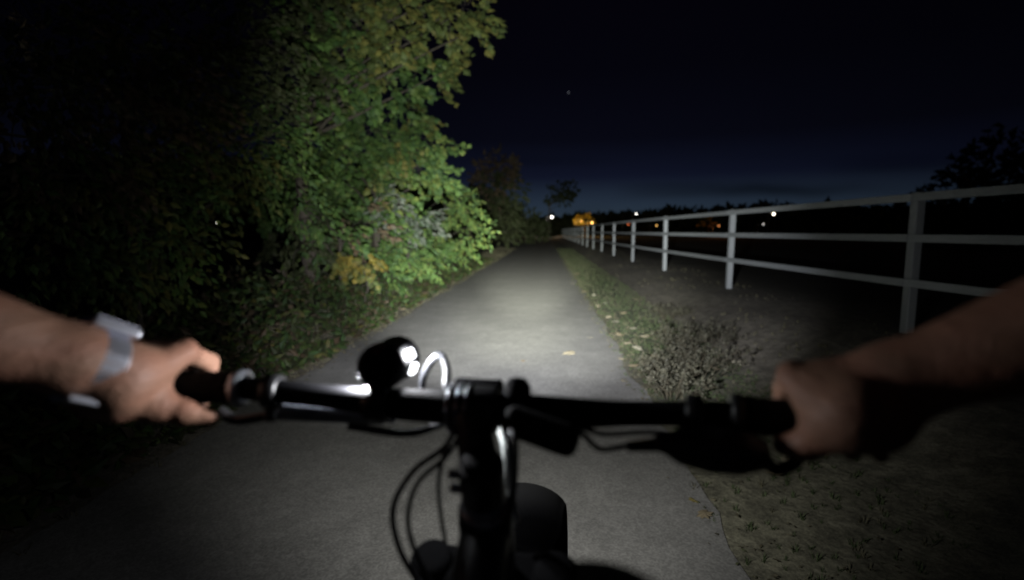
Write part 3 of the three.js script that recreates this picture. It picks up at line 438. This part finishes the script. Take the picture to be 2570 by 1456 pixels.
  // hoses and cables
  bp('brake_hose', tube([onBar(-0.12, -0.022, 0.012), onBar(-0.06, -0.028, 0.0), onBar(-0.03, -0.02, -0.035), C(1120, 985, 0.5), C(1122, 930, 0.515), C(1108, 893, 0.53), C(1085, 905, 0.55), C(1062, 950, 0.57), C(1058, 1000, 0.585)], 0.0042, 90, 10), greyHose);
  bp('brake_hose', tube([C(1150, 1060, 0.46), C(1118, 1120, 0.455), C(1040, 1180, 0.45), C(988, 1270, 0.45), C(1000, 1370, 0.46), C(1050, 1460, 0.47), C(1120, 1540, 0.48)], 0.0029, 80, 10), hoseMat);
  bp('gear_cable', tube([C(1160, 1085, 0.455), C(1120, 1145, 0.45), C(1050, 1210, 0.445), C(1024, 1290, 0.445), C(1040, 1380, 0.455), C(1085, 1470, 0.465), C(1130, 1540, 0.48)], 0.0024, 80, 10), hoseMat);
  bp('gear_cable', tube([C(1140, 1080, 0.45), C(1115, 1140, 0.445), C(1101, 1210, 0.45), C(1106, 1290, 0.455), C(1118, 1360, 0.46)], 0.0022, 60, 8), hoseMat);
  bp('brake_hose', tube([C(1240, 1045, 0.53), C(1265, 1095, 0.515), C(1275, 1160, 0.51), C(1276, 1220, 0.51), C(1283, 1262, 0.515), C(1292, 1310, 0.53)], 0.0055, 60, 10), std(0.62, 0.66, 0.64, 0.45));
  bp('gear_cable', tube([C(1270, 1070, 0.44), C(1290, 1100, 0.42), C(1293, 1180, 0.42), C(1284, 1260, 0.43), C(1270, 1340, 0.45)], 0.0032, 60, 8), hoseMat);
  bp('brake_hose', tube([onBar(0.162, -0.017, 0.026), onBar(0.14, -0.02, 0.024), onBar(0.118, -0.026, 0.016), C(1460, 1088, 0.44), C(1400, 1068, 0.455), C(1300, 1050, 0.48)], 0.0026, 60, 8), hoseMat);
  bp('gear_cable', tube([onBar(0.205, -0.012, 0.02), onBar(0.16, -0.008, 0.022), onBar(0.12, -0.014, 0.012), C(1450, 1070, 0.45), C(1370, 1062, 0.465)], 0.0024, 50, 8), hoseMat);
  bp('cable_joiner', rod(onBar(0.166, -0.017, 0.026), onBar(0.142, -0.02, 0.024), 0.006, 0.0045, 12), black);
  // black case strapped below the bar, right of the stem
  const c0 = C(1275, 1052, 0.45), c1 = C(1440, 1112, 0.425), cd = c1.clone().sub(c0), cz = C(1350, 1080, 1).sub(camera.position).normalize(), cx = cd.clone().normalize(), cy = cz.clone().cross(cx).negate().normalize(), czz = cx.clone().cross(cy).normalize();
  bp('bar_case', box(cd.length() + 0.006, 0.028, 0.03, c0.clone().add(c1).multiplyScalar(0.5), cx, cy, czz, 0.01), rubber);
  bp('bar_clamp', [lathe([[0.0145, -0.008], [0.0185, -0.007], [0.019, 0], [0.0185, 0.007], [0.0145, 0.008]], bar(0.04), U, 22), lathe([[0.012, 0], [0.0135, 0.004], [0.0125, 0.012], [0.008, 0.018], [0, 0.02]], onBar(0.042, 0.014, 0.004), UP.clone().addScaledVector(FW, 0.5), 20)], satin);
}
// ---------------------------------------------------------------- the lit headlamp on the bar, left of the stem
{
  const lp = sub('headlamp'), aim = V(-0.03, -0.12, -1).normalize(), side = V(1, 0, 0), back = C(945, 926, 0.468), nose = back.clone().addScaledVector(aim, 0.08), up2 = side.clone().cross(aim).normalize();
  bp('housing', lathe([[0, -0.004], [0.012, -0.003], [0.019, 0.001], [0.0225, 0.009], [0.0235, 0.02], [0.0235, 0.068], [0.0246, 0.07], [0.0246, 0.076], [0.0235, 0.076], [0.023, 0.072]], back, aim, 36), satin, lp);
  bp('rear_button', lathe([[0, 0.004], [0.006, 0.0035], [0.008, 0.001], [0.008, -0.002]], back.clone().addScaledVector(up2, 0.017).addScaledVector(aim, 0.006), up2.clone().addScaledVector(aim, -0.6).normalize(), 18), std(0.2, 0.01, 0.012, 0.4), lp);
  const lensGlow = glow(0.92, 0.95, 1, 26);
  bp('lens', lathe([[0.0228, 0.0], [0.0225, 0.006], [0.019, 0.0125], [0.011, 0.017], [0, 0.0185]], nose.clone().addScaledVector(aim, -0.004), aim, 32), lensGlow, lp);
  const radial = (k, r) => back.clone().addScaledVector(side, r * Math.cos(k)).addScaledVector(up2, r * Math.sin(k));
  const sideGlows = [[-0.3, 0.05, 0], [0.4, 0.04, 0.11], [Math.PI + 0.4, 0.016, 0.17]];  // windows on the right; the last, on the left, is added to light hand and forearm
  for (const [k, z] of sideGlows) bp('side_glow', box(0.005, 0.01, 0.018, radial(k, 0.0242).addScaledVector(aim, z), side.clone().multiplyScalar(Math.cos(k)).addScaledVector(up2, Math.sin(k)), up2.clone().multiplyScalar(Math.cos(k)).addScaledVector(side, -Math.sin(k)), aim.clone().negate(), 0.0015), glow(0.92, 0.95, 1, k > 2 ? 0.1 : 7), lp);
  const foot = back.clone().addScaledVector(aim, 0.03).addScaledVector(up2, -0.022), cu = -0.095;
  bp('bracket', [rod(foot, bar(cu).addScaledVector(UP, 0.012), 0.009, 0.011, 18), lathe([[0.013, -0.011], [0.0185, -0.01], [0.019, 0], [0.0185, 0.01], [0.013, 0.011]], bar(cu), U, 24)], black, lp);
  const src = nose.clone().addScaledVector(aim, 0.017);
  const spot = (color, cd, deg, pen, dir, rad) => { const s = new THREE.SpotLight(new THREE.Color().setRGB(...color), cd, 0, deg * Math.PI / 180, pen, 2); s.position.copy(src); s.target.position.copy(src).addScaledVector(dir, 10); s.castShadow = true; s.shadow.radius = rad; scene.add(s, s.target); };
  const down = (x, y) => V(x, y, -1).normalize();
  spot([0.97, 1, 0.83], 1500, 8.8, 1, down(-0.015, -0.035), 0.7);                            // the core of the beam
  spot([0.97, 1, 0.81], 410, 13, 1, down(-0.025, -0.075), 0.7);                             // its soft surround
  for (const x of [-0.15, 0.11]) spot([0.97, 1, 0.86], 230, 16, 1, down(x, -0.055), 0.7);  // two side lobes
  spot([0.92, 0.94, 1], 260, 22, 1, down(-0.03, -0.055), 0.7);                           // bluish skirt
  for (const [x, cd] of [[-0.37, 75], [0.31, 95]]) spot([0.94, 0.95, 1], cd, 17, 1, down(x, -0.13), 0.7);   // light to either side
  spot([0.97, 1, 0.9], 190, 33, 1, down(-0.02, 0.2), 0.7);                                // light thrown up into the branches
  spot([1, 1, 0.94], 10, 53, 1, down(0.04, -0.2), 0.7);                                  // wide spill of the domed lens
  const leak = (at, cd) => { const pl = new THREE.PointLight(new THREE.Color().setRGB(0.95, 0.96, 1), cd, 0, 2); pl.position.copy(at); pl.castShadow = true; pl.shadow.radius = 0.06; scene.add(pl); };
  leak(nose.clone().addScaledVector(aim, 0.006), 0.22);
  for (const [k, z, cd] of sideGlows) if (cd) leak(radial(k, 0.0256).addScaledVector(aim, z), cd);   // light leaving a right window, and the added light on the left
}

// ---------------------------------------------------------------- the rider: one skin, meshed from a distance field
const cone = (p, a, b, ra, rb) => { const bx = b.x - a.x, by = b.y - a.y, bz = b.z - a.z, px = p[0] - a.x, py = p[1] - a.y, pz = p[2] - a.z, t = Math.max(0, Math.min(1, (px * bx + py * by + pz * bz) / (bx * bx + by * by + bz * bz + 1e-12))), dx = px - bx * t, dy = py - by * t, dz = pz - bz * t; return Math.sqrt(dx * dx + dy * dy + dz * dz) - (ra + (rb - ra) * t); };
const smin = (a, b, k) => { const h = Math.max(k - Math.abs(a - b), 0) / k; return Math.min(a, b) - h * h * k * 0.25; };
function mesh(field, lo, hi, cell, keep) { // naive surface nets
  const n = [0, 1, 2].map(k => Math.ceil((hi.getComponent(k) - lo.getComponent(k)) / cell) + 1), f = new Float32Array(n[0] * n[1] * n[2]), at = (i, j, k) => i + n[0] * (j + n[1] * k), p = [0, 0, 0];
  for (let k = 0; k < n[2]; k++) for (let j = 0; j < n[1]; j++) for (let i = 0; i < n[0]; i++) { p[0] = lo.x + i * cell; p[1] = lo.y + j * cell; p[2] = lo.z + k * cell; f[at(i, j, k)] = field(p); }
  const id = new Int32Array(f.length).fill(-1), pos = [];
  for (let k = 0; k < n[2] - 1; k++) for (let j = 0; j < n[1] - 1; j++) for (let i = 0; i < n[0] - 1; i++) {
    let s = [0, 0, 0], c = 0;
    for (let e = 0; e < 12; e++) { const ax = e >> 2, u = e & 1, v = e >> 1 & 1, a = [0, 0, 0], b = [0, 0, 0]; a[(ax + 1) % 3] = b[(ax + 1) % 3] = u; a[(ax + 2) % 3] = b[(ax + 2) % 3] = v; b[ax] = 1; const fa = f[at(i + a[0], j + a[1], k + a[2])], fb = f[at(i + b[0], j + b[1], k + b[2])]; if (fa < 0 !== fb < 0) { const t = fa / (fa - fb); for (let q = 0; q < 3; q++) s[q] += a[q] + (b[q] - a[q]) * t; c++; } }
    if (c) { id[at(i, j, k)] = pos.length / 3; pos.push(lo.x + (i + s[0] / c) * cell, lo.y + (j + s[1] / c) * cell, lo.z + (k + s[2] / c) * cell); }
  }
  const idx = [];
  for (let k = 1; k < n[2] - 1; k++) for (let j = 1; j < n[1] - 1; j++) for (let i = 1; i < n[0] - 1; i++) for (let ax = 0; ax < 3; ax++) {
    const d = [0, 0, 0]; d[ax] = 1; const fa = f[at(i, j, k)], fb = f[at(i + d[0], j + d[1], k + d[2])]; if (fa < 0 === fb < 0) continue;
    const u = [0, 0, 0], v = [0, 0, 0]; u[(ax + 1) % 3] = 1; v[(ax + 2) % 3] = 1;
    const q = [id[at(i, j, k)], id[at(i - u[0], j - u[1], k - u[2])], id[at(i - u[0] - v[0], j - u[1] - v[1], k - u[2] - v[2])], id[at(i - v[0], j - v[1], k - v[2])]];
    if (q.some(x => x < 0)) continue; if (keep && !keep(pos[q[0] * 3], pos[q[0] * 3 + 1], pos[q[0] * 3 + 2])) continue;
    fa < 0 ? idx.push(q[0], q[1], q[2], q[0], q[2], q[3]) : idx.push(q[0], q[2], q[1], q[0], q[3], q[2]);
  }
  const g = new THREE.BufferGeometry(), nor = [], e = cell * 0.5;
  for (let i = 0; i < pos.length; i += 3) { const q = [pos[i], pos[i + 1], pos[i + 2]], s = [0, 0, 0]; for (let a = 0; a < 3; a++) { const h = [...q], l = [...q]; h[a] += e; l[a] -= e; s[a] = field(h) - field(l); } const L = Math.hypot(...s) || 1; nor.push(s[0] / L, s[1] / L, s[2] / L); }
  g.setAttribute('position', new THREE.Float32BufferAttribute(pos, 3)); g.setAttribute('normal', new THREE.Float32BufferAttribute(nor, 3)); g.setAttribute('uv', new THREE.Float32BufferAttribute(pos.flatMap((x, i) => i % 3 === 2 ? [] : [x * 9]), 2)); g.setIndex(idx); return g;
}
{
  const hip = V(-0.03, 0.95, 0.5), chest = V(-0.02, 1.24, 0.2), neck = V(-0.02, 1.42, 0.1), head = V(-0.02, 1.6, 0.06);
  const arms = [-1, 1].map(s => {
    const ux = s < 0 ? 0.013 : 0.006, tx = s < 0 ? 0 : 0.018, j = (u, up, bk) => onBar(s * (u + ux), up + (s > 0 && bk > 0.02 ? 0.006 : 0), bk);
    const wrist = s < 0 ? C(296, 932, 0.42) : C(2112, 1002, 0.372), elbow = s < 0 ? C(1285 - 1240 * 0.455 / 0.2, 728 - 1240 * 0.045 / 0.2, 0.2) : C(1285 + 1240 * 0.44 / 0.235, 728 - 1240 * 0.04 / 0.235, 0.235), shoulder = V(s * 0.19 - 0.02, 1.37, 0.06);
    const fing = [[0.262, 0.0095, 1], [0.284, 0.0098, 1.06], [0.306, 0.0093, 1], [0.326, 0.0083, 0.88]].map(([u, r, L]) => ({ r, pts: [j(u, 0.0385, 0.012), j(u + 0.009, 0.017, -0.03 * L), j(u + 0.01, -0.013, -0.029 * L), j(u + 0.008, -0.026, -0.007)] }));
    const thumb = [j(0.288, 0.008 + tx * 0.7, 0.056), j(0.266 + tx * 0.5, -0.004 + tx * 0.4, 0.043), j(0.247 + tx, -0.014, 0.034), j(0.229 + tx * 1.3, -0.021 + tx * 0.1, 0.026)];
    const w2 = wrist.clone().lerp(elbow, 0.12);
    const bones = [[shoulder, elbow, 0.052, 0.041, 0.03], [elbow, elbow.clone().lerp(wrist, 0.3), 0.041, 0.0415, 0.03], [elbow.clone().lerp(wrist, 0.3), w2, 0.0415, 0.0245, 0.03], [w2, wrist, 0.0245, 0.0225, 0.02],
      ...fing.map((f, i) => [wrist.clone().lerp(j(0.262 + i * 0.021, 0.008, 0.08), 0.45), f.pts[0], 0.0195 - i * 0.001, 0.0125 - i * 0.0006, 0.016]), [wrist, thumb[0], 0.022, 0.017, 0.018], [thumb[0], j(0.3, 0.014, 0.03), 0.016, 0.013, 0.016], [thumb[0], thumb[1], 0.0165, 0.0135, 0.012], [thumb[1], j(0.276, 0.024, 0.024), 0.009, 0.009, 0.016]];
    const fn = p => {
      let d = 9; for (const [a, b, ra, rb, k] of bones) d = smin(d, cone(p, a, b, ra, rb), k);
      if (d < 0.2) { for (const f of fing) { let e = 9; for (let i = 0; i < 3; i++) e = smin(e, cone(p, f.pts[i], f.pts[i + 1], f.r * (1 - 0.07 * i), f.r * (0.95 - 0.08 * i)), 0.004); d = smin(d, e, 0.007); } let e = smin(cone(p, thumb[1], thumb[2], 0.0132, 0.0115), cone(p, thumb[2], thumb[3], 0.0115, 0.0082), 0.005); d = smin(d, e, 0.007); }
      return d;
    };
    return { fn, wrist, elbow, shoulder, s, w2 };
  });
  const legs = [-1, 1].map(s => { const foot = V(BO.x + s * 0.15, 0.42 + s * 0.03, cap.z + 0.52 + s * -0.168), knee = V(BO.x + s * 0.12, 0.8 + s * 0.06, cap.z + 0.42 + (s > 0 ? -0.06 : 0.02)); return { s, hip: V(s * 0.1 - 0.03, 0.92, 0.5), knee, ankle: foot.clone().add(V(0, 0.06, 0.07)), toe: foot.clone().add(V(0, -0.035, -0.1)), heel: foot.clone().add(V(0, -0.02, 0.1)) }; });
  const torso = (p, o = 0) => { let d = smin(cone(p, hip, chest, 0.135 + o, 0.13 + o), cone(p, chest, neck.clone().add(V(0, -0.06, 0)), 0.125 + o, 0.09 + o), 0.08); for (const a of arms) d = smin(d, cone(p, V(a.s * 0.06, 1.33, 0.13), a.shoulder, 0.085 + o, 0.06 + o), 0.07); return d; };
  const headF = p => { let d = smin(cone(p, neck.clone().add(V(0, -0.06, 0.02)), head.clone().add(V(0, -0.05, 0.02)), 0.058, 0.055), cone(p, head.clone().add(V(0, 0.03, 0.02)), head.clone().add(V(0, 0.03, -0.01)), 0.088, 0.082), 0.04); d = smin(d, cone(p, head.clone().add(V(0, -0.03, -0.02)), head.clone().add(V(0, -0.075, -0.045)), 0.068, 0.04), 0.04); d = smin(d, cone(p, head.clone().add(V(0, 0.005, -0.09)), head.clone().add(V(0, -0.03, -0.112)), 0.009, 0.014), 0.014);
    for (const s of [-1, 1]) { d = smin(d, cone(p, head.clone().add(V(s * 0.082, 0.02, 0.01)), head.clone().add(V(s * 0.084, -0.025, 0.0)), 0.013, 0.009), 0.01); d = -smin(-d, cone(p, head.clone().add(V(s * 0.032, 0.008, -0.108)), head.clone().add(V(s * 0.034, 0.008, -0.108)), 0.016, 0.016), 0.014); d = smin(d, cone(p, head.clone().add(V(s * 0.02, -0.058, -0.088)), head.clone().add(V(0, -0.057, -0.095)), 0.006, 0.009), 0.008); } return d; };
  const legF = (p, o = 0) => { let d = 9; for (const l of legs) { d = Math.min(d, smin(cone(p, l.hip, l.knee, 0.083 + o, 0.058 + o), cone(p, l.knee, l.ankle, 0.057 + o, 0.042 + o), 0.04)); } return d; };
  const whole = p => { let d = smin(torso(p), legF(p), 0.05); d = smin(d, headF(p), 0.03); for (const a of arms) d = smin(d, a.fn(p), 0.03); return d; };
  const boxes = arms.map(a => { const b = new THREE.Box3().setFromPoints([a.wrist, a.elbow.clone().lerp(a.wrist, 0.12), onBar(a.s * 0.2, 0, 0), onBar(a.s * 0.36, 0.02, -0.03)]); b.expandByScalar(0.055); return b; });
  const inBox = (x, y, z) => boxes.some(b => x > b.min.x + 0.006 && x < b.max.x - 0.006 && y > b.min.y + 0.006 && y < b.max.y - 0.006 && z > b.min.z + 0.006 && z < b.max.z - 0.006);
  const skin = std(0.25, 0.135, 0.09, 0.6, 0, { specularIntensity: 0.5 }); skin.bumpMap = soilBump; skin.bumpScale = 0.0014; skin.map = skinMap;
  const fine = arms.map((a, i) => mesh(p => { let d = a.fn(p); return d; }, boxes[i].min, boxes[i].max, 0.003));
  const coarse = mesh(whole, V(-0.62, 0.3, -0.45), V(0.62, 1.76, 0.75), 0.014, (x, y, z) => !inBox(x, y, z));
  const o = V(hip.x, 0, hip.z), person = thing('person', 'person riding the bicycle with bare forearms and both hands on the grips', 'person', o);
  const put = (n, g, m) => { g.translate(-o.x, -o.y, -o.z); return part(n, g, m, person); };
  put('body', mergeGeometries([...fine, coarse].map(plain)), skin);
  const cloth = std(0.02, 0.02, 0.024, 0.9);
  put('shirt', mesh(p => { let d = torso(p, 0.012); for (const a of arms) d = smin(d, cone(p, a.shoulder, a.shoulder.clone().lerp(a.elbow, 0.5), 0.068, 0.062), 0.03); return Math.max(d, cone(p, neck.clone().add(V(0, 0.03, 0)), neck.clone().add(V(0, 0.2, -0.02)), 0.08, 0.12) * -1); }, V(-0.5, 0.78, -0.16), V(0.46, 1.5, 0.72), 0.014), cloth);
  put('trousers', mesh(p => { let d = smin(legF(p, 0.012), cone(p, hip.clone().add(V(-0.05, 0, 0)), hip.clone().add(V(0.05, 0, 0)), 0.142, 0.142), 0.05); return d; }, V(-0.4, 0.3, -0.2), V(0.4, 1.14, 0.7), 0.014), cloth);
  for (const l of legs) put('shoe', mesh(p => smin(smin(cone(p, l.heel, l.toe, 0.042, 0.036), cone(p, l.ankle, l.heel, 0.05, 0.04), 0.03), 9, 0.01), V(l.toe.x - 0.12, l.toe.y - 0.09, l.toe.z - 0.1), V(l.toe.x + 0.12, l.toe.y + 0.22, l.heel.z + 0.1), 0.008), rubber);
  // wristwatch on the left wrist
  const a = arms[0], ax = a.elbow.clone().sub(a.wrist).normalize(), ctr = a.wrist.clone().addScaledVector(ax, 0.02), camUp = V(0, 1, 0).applyQuaternion(camera.quaternion);
  const n0 = camUp.clone().addScaledVector(V(0, 0, -1), 0.3); n0.addScaledVector(ax, -n0.dot(ax)).normalize(); const s0 = ax.clone().cross(n0).normalize();
  const w = thing('wristwatch', 'silver metal wristwatch on the rider\'s left wrist', 'watch', ctr), steel = std(0.62, 0.63, 0.7, 0.28, 0.9);
  const ring = []; const links = 22;
  for (let k = 0; k < links; k++) { const t = k / links * 6.2832; const q = n0.clone().multiplyScalar(Math.cos(t)).addScaledVector(s0, Math.sin(t)), tn = q.clone().cross(ax); ring.push(box(0.0078, 0.0038, 0.026, q.clone().multiplyScalar(0.0268), tn, q, ax.clone().multiplyScalar(tn.clone().cross(q).dot(ax) > 0 ? 1 : -1), 0.001)); }
  part('bracelet', ring, steel, w);
  const X = s0.clone(), Zb = X.clone().cross(n0);
  part('case', [box(0.034, 0.009, 0.038, n0.clone().multiplyScalar(0.0312), X, n0, Zb, 0.0035), lathe([[0, 0.004], [0.003, 0.004], [0.0032, 0], [0.0032, -0.003]], n0.clone().multiplyScalar(0.0312).addScaledVector(X, 0.019), X, 12)], steel, w);
  part('dial', box(0.028, 0.0016, 0.031, n0.clone().multiplyScalar(0.0359), X, n0, Zb, 0.0006), std(0.5, 0.5, 0.58, 0.12), w);
  part('clasp', box(0.03, 0.005, 0.0215, n0.clone().multiplyScalar(-0.0298), X, n0.clone(), Zb, 0.0015), steel, w);
}

renderer.render(scene, camera);
